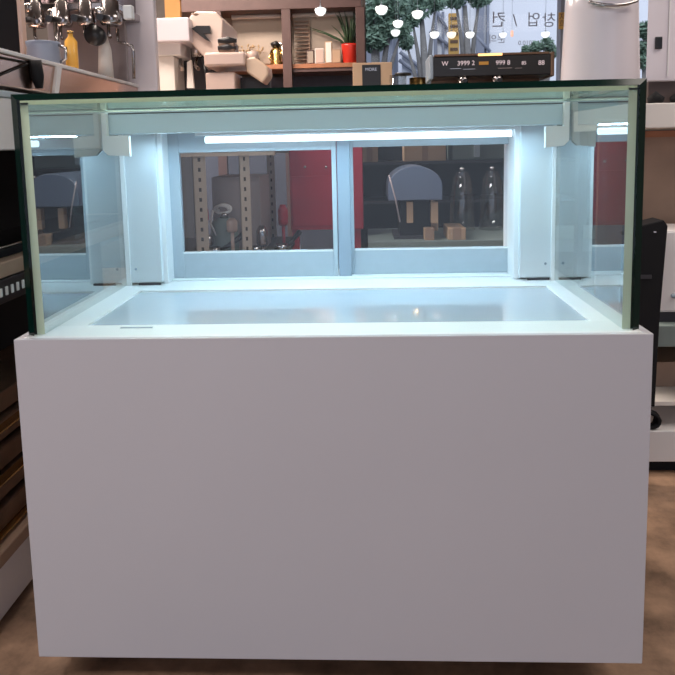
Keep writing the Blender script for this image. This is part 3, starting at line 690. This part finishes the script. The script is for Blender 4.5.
# frames and cards
for k, (x0, x1, y0_, y1_, mt, lab, nm, ct) in enumerate([
    (306.5, 314, 50, 63, 'greygreen', 'small dark-framed picture, first on the shelf right of the post', 'small_picture', 'picture'),
    (315, 324, 48, 63, 'paper', 'white picture card, second on the wooden shelf right of the post', 'picture_card', 'card'),
    (325, 332, 41, 63, 'card', 'tall tan packet standing on the shelf left of the red pot', 'paper_packet', 'packet'),
    (332, 341, 49, 63, 'tanwood', 'low brown packet touching the red pot on the wooden shelf', 'paper_packet', 'packet')]):
    a = at(x0, y1_, BY+.1); b = at(x1, y0_, BY+.1)
    o = thing(nm, lab, ct, ((a.x+b.x)/2, BY+.11, SZ))
    MB().box((a.x, BY+.10, SZ), (b.x, BY+.125, b.z)).build('frame' if k < 2 else 'packet_body', M['wood'] if k == 0 else M[mt], o, .002)
    MB().box((a.x+.008, BY+.096, SZ+.012), (b.x-.008, BY+.10, b.z-.010)).build('picture' if k < 2 else 'packet_label', [M['blind'], M['pink'], M['cream'], M['card']][k], o)
# red pot and plant
q = at(350, 55, BY+.12); px_, py_ = q.x, BY+.14
pt = thing('potted_snake_plant', 'spiky green plant in a glossy red pot on the wooden shelf', 'potted plant', (px_, py_, SZ))
MB().lathe([(0, SZ), (.050, SZ), (.058, SZ+.01), (.070, SZ+.14), (.072, SZ+.155), (.064, SZ+.155), (.060, SZ+.14), (0, SZ+.138)], (px_, py_, 0), 32).build('flower_pot', M['pot'], pt)
g = MB(); rnd = random.Random(11)
for i in range(34):
    a = rnd.uniform(0, 2*PI); l = rnd.uniform(.15, .34); sp = rnd.uniform(.02, .16) if i > 3 else .0
    if i in (5, 9): sp = .30; a = PI + (.1 if i == 5 else -.1)
    if i == 7: sp = .24; a = PI; l = .16
    x0, y0_ = px_+.02*math.cos(a), py_+.02*math.sin(a); pts = []
    for t in (0, .35, .7, 1):
        pts.append(Vector((x0+sp*t*t*math.cos(a)*.8+sp*.3*t*math.cos(a), y0_+.35*sp*t*math.sin(a), SZ+.13+l*(t-.15*sp*t*t))))
    g.tube(pts, [.009, .008, .005, .0008], 5)
g.build('leaves', M['leaf'], pt)
# hanging greenery piece beyond (dark leaf)
# ------------------------------------------------------------------ middle: carton with black label, jar, digital machine
tb = thing('display_table', 'long grey table behind the glass case carrying the digital machine', 'table', (.7, 2.85, 0))
TZ = 1.30
MB().box((-.10, 2.42, TZ-.03), (1.35, 3.35, TZ)).build('table_top', M['greygreen'], tb, .003)
for x in (-.08, 1.28):
    for y in (2.45, 3.28): MB().box((x, y, 0), (x+.05, y+.05, TZ-.03)).build('leg', M['dark'], tb)
a, b = at(352.5, 63, 2.95), at(392, 63, 2.95)
ct = thing('labelled_carton', 'brown carton with a large black label on the table behind the case', 'box', ((a.x+b.x)/2, 3.0, TZ))
MB().box((a.x, 2.95, TZ), (b.x, 3.15, a.z)).build('box_body', M['card'], ct, .003)
a2, b2 = at(362, 65, 2.948), at(380.5, 65, 2.948)
lb = MB().box((a2.x, 2.946, TZ+.02), (b2.x, 2.95, a2.z)).build('black_label', M['black'], ct)
def text(s, name, loc, size, mt, parent=None, mirror=False, rotz=0, ext=.0008):
    cu = bpy.data.curves.new(name, 'FONT'); cu.body = s; cu.size = size; cu.extrude = ext; cu.align_x = 'CENTER'; cu.align_y = 'CENTER'
    tmp = bpy.data.objects.new(name, cu); C.objects.link(tmp)
    dg = bpy.context.evaluated_depsgraph_get(); me = bpy.data.meshes.new_from_object(tmp.evaluated_get(dg))
    bpy.data.objects.remove(tmp)
    R_ = Matrix.Rotation(PI/2, 4, 'X')
    me.transform(R_); 
    if mirror: me.transform(Matrix.Diagonal((-1, 1, 1, 1))); me.flip_normals()
    me.transform(Matrix.Rotation(rotz, 4, 'Z')); me.transform(Matrix.Translation(loc))
    me.materials.clear(); me.materials.append(mt)
    o = bpy.data.objects.new(name, me); C.objects.link(o)
    if parent is not None:
        o.parent = parent; o.matrix_parent_inverse = Matrix.Translation(-WL(parent))
    return o
q = at(371, 69.5, 2.945); text('MORE', 'label_lettering', (q.x, 2.9445, q.z), .026, M['steel'], lb)
# round jar with black lid
for k, (px, lab) in enumerate([(398, 'low glass jar with a flat black lid, right of the labelled carton'), (418, 'low clear dish, warm light painted in as brass, beside the digital machine')]):
    q = at(px, 79, 2.8); j = thing(['glass_jar', 'glass_dish'][k], lab, ['jar', 'dish'][k], (q.x, 2.8, TZ))
    hh = at(px, 75.5 if k == 0 else 78, 2.8).z-TZ
    MB().lathe([(0, TZ), (.045, TZ), (.05, TZ+.01), (.05, TZ+hh), (.047, TZ+hh), (0, TZ+hh-.002)], (q.x, 2.8, 0), 24).build('glass_body', M['jar_glass'] if k == 0 else M['brass'], j)  # dish body takes brass colour to paint in warm light
    if k == 0: MB().lathe([(0, TZ+hh), (.048, TZ+hh), (.048, TZ+hh+.012), (0, TZ+hh+.014)], (q.x+.03, 2.8, 0), 24).build('jar_lid', M['black'], j)
# digital coffee machine
DY = 2.5
a, b = at(431, 57, DY), at(553, 54, DY)
dm = thing('digital_coffee_machine', 'wide black coffee machine with a lit digit display and warm chrome top edge', 'coffee machine', ((a.x+b.x)/2, DY+.2, TZ))
zt2 = a.z; zl = at(490, 76, DY).z
MB().box((a.x, DY, zl), (b.x, DY+.24, zt2)).build('machine_body', M['black'], dm, .006)
MB().box((a.x-.008, DY-.006, zl-.01), (a.x+.012, DY+.25, zt2+.012)).build('side_cheek', M['alu_dark'], dm, .006)
MB().box((b.x-.012, DY-.006, zl-.01), (b.x+.008, DY+.25, zt2+.012)).build('side_cheek', M['bronze'], dm, .006)
MB().box((a.x+.02, DY-.004, zt2), (b.x-.02, DY+.24, zt2+.012)).build('top_trim', M['bronze'], dm, .002)
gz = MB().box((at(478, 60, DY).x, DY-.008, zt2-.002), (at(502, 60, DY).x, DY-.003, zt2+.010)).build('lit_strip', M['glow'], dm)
for s, px, py, sz in (('3999 2', 466, 63.3, .034), ('999 8', 503, 62.8, .034), ('85', 524, 63, .026), ('W', 445, 63.8, .034), ('88', 541.5, 62.8, .034)):
    q = at(px, py, DY-.003); text(s, 'display_digits', (q.x, DY-.0025, q.z), sz, M['digit'], dm)
q0, q1 = at(479, 65, DY), at(488.5, 61.5, DY); MB().box((q0.x, DY-.004, q0.z), (q1.x, DY-.0005, q1.z)).build('display_window', M['amber'], dm)
for p0, p1, py in ((450, 461, 69), (463, 475, 69.5), (498, 512, 68.5), (515, 522, 68.5)):
    q0, q1 = at(p0, py, DY), at(p1, py, DY); MB().box((q0.x, DY-.002, q0.z), (q1.x, DY-.0005, q0.z+.002)).build('printed_line', M['steel'], dm)
MB().box((a.x+.02, DY+.20, TZ+.02), (b.x-.02, DY+.24, zl)).build('back_splash', M['bronze'], dm)
MB().box((a.x, DY-.01, TZ), (b.x, DY+.24, TZ+.03)).build('drip_tray', M['steel'], dm, .003)
for px in (464, 498.5):
    q = at(px, 76, DY)
    h = MB().lathe([(0, zl-.035), (.024, zl-.035), (.030, zl-.018), (.030, zl+.006), (0, zl+.006)], (q.x, DY+.03, 0), 20).build('group_head', M['chrome'], dm)
    MB().tube([(q.x, DY+.02, zl-.022), (q.x, DY-.05, zl-.026)], [.009, .011], 10).build('portafilter_handle', M['black'], h)
for px, lab in ((438, 'upturned white cup at the far left foot of the digital machine'), (549, 'white cup at the far right foot of the digital machine')):
    q = at(px, 80, DY-.05)
    cu_ = thing('espresso_cup', lab, 'cup', (q.x, DY-.045, TZ))
    MB().lathe([(0, TZ), (.018, TZ), (.026, TZ+.03), (.028, TZ+.055), (.025, TZ+.055), (0, TZ+.012)], (q.x, DY-.045, 0), 20).build('cup_body', M['white'], cu_)
    MB().tube([(q.x+.026, DY-.045, TZ+.045), (q.x+.040, DY-.045, TZ+.038), (q.x+.024, DY-.045, TZ+.018)], .003, 6).build('cup_handle', M['white'], cu_)

# ------------------------------------------------------------------ lamp reflections in glass, built as glowing pendants with added cords
def pendant(px, py, wpx, Y, lab, warm=False):
    q = at(px, py, Y); r = wpx/2*(Y-CAM.y)/F
    o = thing('lamp_reflection', lab, 'pendant lamp', (q.x, Y, 3.0), 'small round lamp reflections by the shop window')
    MB().lathe([(0, -r*.85), (r*.45, -r*.76), (r*.82, -r*.42), (r, .08*r), (r*.97, r*.32), (r*.8, r*.46), (0, r*.5)], q, 22).build('reflection_globe', M['lampw' if warm else 'lamp'], o)
    MB().lathe([(0, r*.5), (r*.3, r*.5), (r*.16, r*.9), (0, r*.9)], q, 12).tube([(q.x, Y, q.z+r), (q.x, Y, 2.999)], .0016, 5).build('cord', M['alu_dark'], o)
pendant(320.5, 11, 11, 3.9, 'white lamp reflection in front of the beige blind, left of the others')
pendant(381.5, 9.5, 12, 3.7, 'largest round lamp reflection, highest, against the trees just right of the brown post')
pendant(417.5, 14, 11, 3.9, 'large white lamp reflection against the trees, second highest by the window')
pendant(398, 23.5, 10, 4.1, 'upper of two round lamp reflections one above the other by the window')
pendant(395.5, 32.5, 9, 4.4, 'lower of two round lamp reflections one above the other by the window')
pendant(434.5, 34.5, 9.2, 4.6, 'white lamp reflection of the low row, leftmost, over the black digital machine')
pendant(451.5, 34.5, 9, 4.6, 'warm yellow lamp reflection in the low row by the window', True)
pendant(470, 34.5, 8.6, 4.6, 'white lamp reflection of the low row, just right of the yellow one')
pendant(503, 34.8, 7, 4.75, 'small white lamp reflection beneath the window lettering')
pendant(545.5, 34.2, 8, 4.75, 'white lamp reflection of the low row, rightmost, near the grey mullion')
q = at(512, 34, 4.8); o = thing('bulb', 'tiny orange bulb reflection between two white lamp reflections of the low row', 'bulb', (q.x, 4.8, 3.0))
MB().lathe([(0, -.025), (.012, -.018), (.012, .02), (.006, .03), (0, .03)], q, 10).build('bulb_glass', mat('lit_orange_bulb', (.8, .4, .3), .4, emit=(1, .55, .4), es=.8), o)
MB().tube([(q.x, 4.8, q.z+.03), (q.x, 4.8, 2.999)], .0012, 5).build('cord', M['alu_dark'], o)

# ------------------------------------------------------------------ lettering on the window (seen mirrored from inside)
GY = 5.03
def wtext(s, px, py, size):
    q = at(px, py, GY); o = text(s, 'window_lettering', (q.x, GY, q.z), size, M['letter'], None, True, ext=.001)
    return o
for s, px, py, sz, lab in (('창', 549, 21, .135, 'rightmost large mirrored grey character on the shop window'), ('업', 533.5, 20.5, .135, 'second large mirrored character from the right on the shop window'),
                           ('/', 515, 21, .15, 'mirrored grey slash in the middle of the window lettering'), ('컨', 498.5, 20.5, .15, 'mirrored grey character left of the slash on the window'),
                           ('합니다', 530, -6, .13, 'top mirrored line of the window lettering, cut by the picture edge'), ('010.0', 525, 43, .055, 'faint small mirrored line low on the shop window'), ('문의', 497, 39.5, .085, 'small faint mirrored word below the leftmost character')):
    tag(wtext(s, px, py, sz), lab, 'lettering')
# orange signs
q0, q1 = at(559, 29, 4.88), at(567, 12, 4.88)
sg = thing('orange_sticker', 'orange notice with brown characters on the grey window mullion', 'sticker', ((q0.x+q1.x)/2, 4.89, q0.z))
MB().box((q0.x, 4.888, q0.z), (q1.x+.02, 4.8995, q1.z)).build('sticker_sheet', M['sign'], sg)
text('저', 'sticker_characters', ((q0.x+q1.x)/2, 4.887, q0.z+(q1.z-q0.z)*.7), .07, M['bronze'], sg); text('희', 'sticker_characters', ((q0.x+q1.x)/2, 4.887, q0.z+(q1.z-q0.z)*.3), .07, M['bronze'], sg)

# ------------------------------------------------------------------ outside
struct(B((-12, 5.1, -.15), (16, 24, -.10)).build('ground', M['outside']))
bd = thing('pale_building', 'pale blue-grey building across the street, with sloping lines', 'building', (4, 12, -.1))
b0 = at(402, 60, 11); b1 = at(565, 60, 11)
MB().box((b0.x, 11, -.1), (b1.x+3, 14, 7)).build('facade', M['facade'], bd)
for (xa_, ya_, xb_, yb_, Y) in ((400, 52, 432, 76, 10.95), (399, 60, 425, 79, 10.95), (430, 31, 452, 48, 10.95), (474, 34, 490, 52, 10.95), (432, 2, 447, 30, 10.95)):
    p, q = at(xa_, ya_, Y), at(xb_, yb_, Y)
    MB().tube([p, q], .035, 6).build('sloping_rail', M['facade_dark'], bd)
for p0, p1, q0_, q1_ in ((434, 437, 10, 60), (442, 444, 12, 60), (462, 466, -10, 60), (476, 484, -10, 70), (486, 489, -10, 60)):
    a, b = at(p0, q1_, 10.97), at(p1, q0_, 10.97)
    MB().box((a.x, 10.93, a.z), (b.x, 11.0, b.z)).build('facade_fin', M['facade_dark'], bd)
a, b = at(449, 56, 10.5), at(459, 13, 10.5)
ys_ = thing('yellow_signboard', 'tall yellow street signboard outside behind the warm lamp reflection', 'sign', ((a.x+b.x)/2, 10.5, -.1))
MB().box((a.x, 10.5, a.z), (b.x, 10.6, b.z)).build('sign_face', M['sign'], ys_)
MB().box(((a.x+b.x)/2-.04, 10.55, -.1), ((a.x+b.x)/2+.04, 10.62, a.z)).build('sign_post', M['facade_dark'], ys_)
g = MB()
for k in range(5):
    zz_ = a.z+(b.z-a.z)*(.12+.18*k); g.box((a.x+.02, 10.49, zz_), (b.x-.02, 10.5, zz_+.05))
g.build('sign_lettering', M['bronze'], ys_)
a, b = at(392.5, 78, 8), at(398, 34, 8)
up_ = thing('street_pole', 'grey street pole outside under the stacked round lamp reflections', 'pole', ((a.x+b.x)/2, 8, -.1))
MB().tube([((a.x+b.x)/2, 8, -.1), ((a.x+b.x)/2, 8, b.z)], (b.x-a.x)/2, 14).build('pole_shaft', M['facade_dark'], up_)
MB().box((a.x-.03, 7.95, b.z), (b.x+.03, 8.05, b.z+.05)).build('pole_cap', M['facade_dark'], up_)
gh = thing('dark_hedge_building', 'grey low building outside behind the labelled carton', 'building', (1, 10, -.1))
a, b = at(366, 84, 10), at(397, 37, 10)
MB().box((a.x-1, 10, -.1), (b.x, 10.8, b.z)).build('facade', M['facade_dark'], gh)
MB().box((a.x-1.1, 9.9, b.z), (b.x+.05, 10.8, b.z+.08)).build('roof_edge', M['dark'], gh)

def tree(cx, cy, base, blobs, n, lab, seedv, leaf=.10):
    rnd = random.Random(seedv)
    o = thing('street_tree', lab, 'tree', (cx, cy, -.1), 'street trees outside the shop window')
    g = MB(); top = max(b[2] for b in blobs)
    g.tube([(cx, cy, -.1), (cx+.05, cy, top*.5), (cx-.05, cy, top*.95)], [.10, .08, .03], 8)
    for b in blobs: g.tube([(cx, cy, top*.45), ((cx+b[0])/2, cy, b[2]*.8), (b[0], b[1], b[2])], [.05, .035, .012], 6)
    g.build('trunk', M['bark'], o)
    g = MB(); bm = g.bm
    for i in range(n):
        bb = rnd.choice(blobs); r = bb[3]
        while True:
            v = Vector((rnd.uniform(-1, 1), rnd.uniform(-1, 1), rnd.uniform(-1, 1)))
            if v.length < 1: break
        p = Vector(bb[:3]) + v*r
        a = Vector((rnd.gauss(0, 1), rnd.gauss(0, 1), rnd.gauss(0, 1))).normalized(); b_ = a.orthogonal().normalized(); s = leaf*rnd.uniform(.6, 1.2)
        g.quad([p-a*s, p+b_*s*.45, p+a*s, p-b_*s*.45])
    g.build('foliage', M['tree'], o, recalc=False)
def blob(px, py, Y, rp):
    p = at(px, py, Y); return (p.x, Y, p.z, rp*(Y-CAM.y)/F)
tree(at(376, 60, 7.5).x, 7.5, 0, [blob(378, 12, 7.5, 16), blob(374, 38, 7.5, 14), blob(395, 6, 7.5, 16), blob(388, 28, 7.5, 12), blob(402, 30, 7.5, 8)], 3600, 'bushy green street tree right of the brown post, behind the lamp reflections', 3, .05)
tree(at(425, 60, 9).x, 9.0, 0, [blob(420, 4, 9, 15), blob(412, 18, 9, 9), blob(436, 2, 9, 9), blob(406, 42, 9, 7)], 2400, 'smaller street tree above the pale building, centre of the window', 5, .05)
tree(at(468, 60, 9.5).x, 9.5, 0, [blob(455, -4, 9.5, 12), blob(480, -6, 9.5, 13)], 1200, 'pale-trunked street tree over the yellow signboard', 8, .05)
tree(at(648, 60, 8).x, 8, 0, [blob(645, 30, 8, 8), blob(648, 48, 8, 9), blob(643, 62, 8, 7)], 1000, 'small street tree glimpsed between the urn and the mauve machine', 9, .05)
tree(at(540, 60, 7).x, 7, 0, [blob(536, 47, 7, 6), blob(547, 44, 7, 7), blob(552, 52, 7, 6), blob(526, 50, 7, 4)], 1100, 'low grey shrub outside beneath the window lettering', 12, .03)
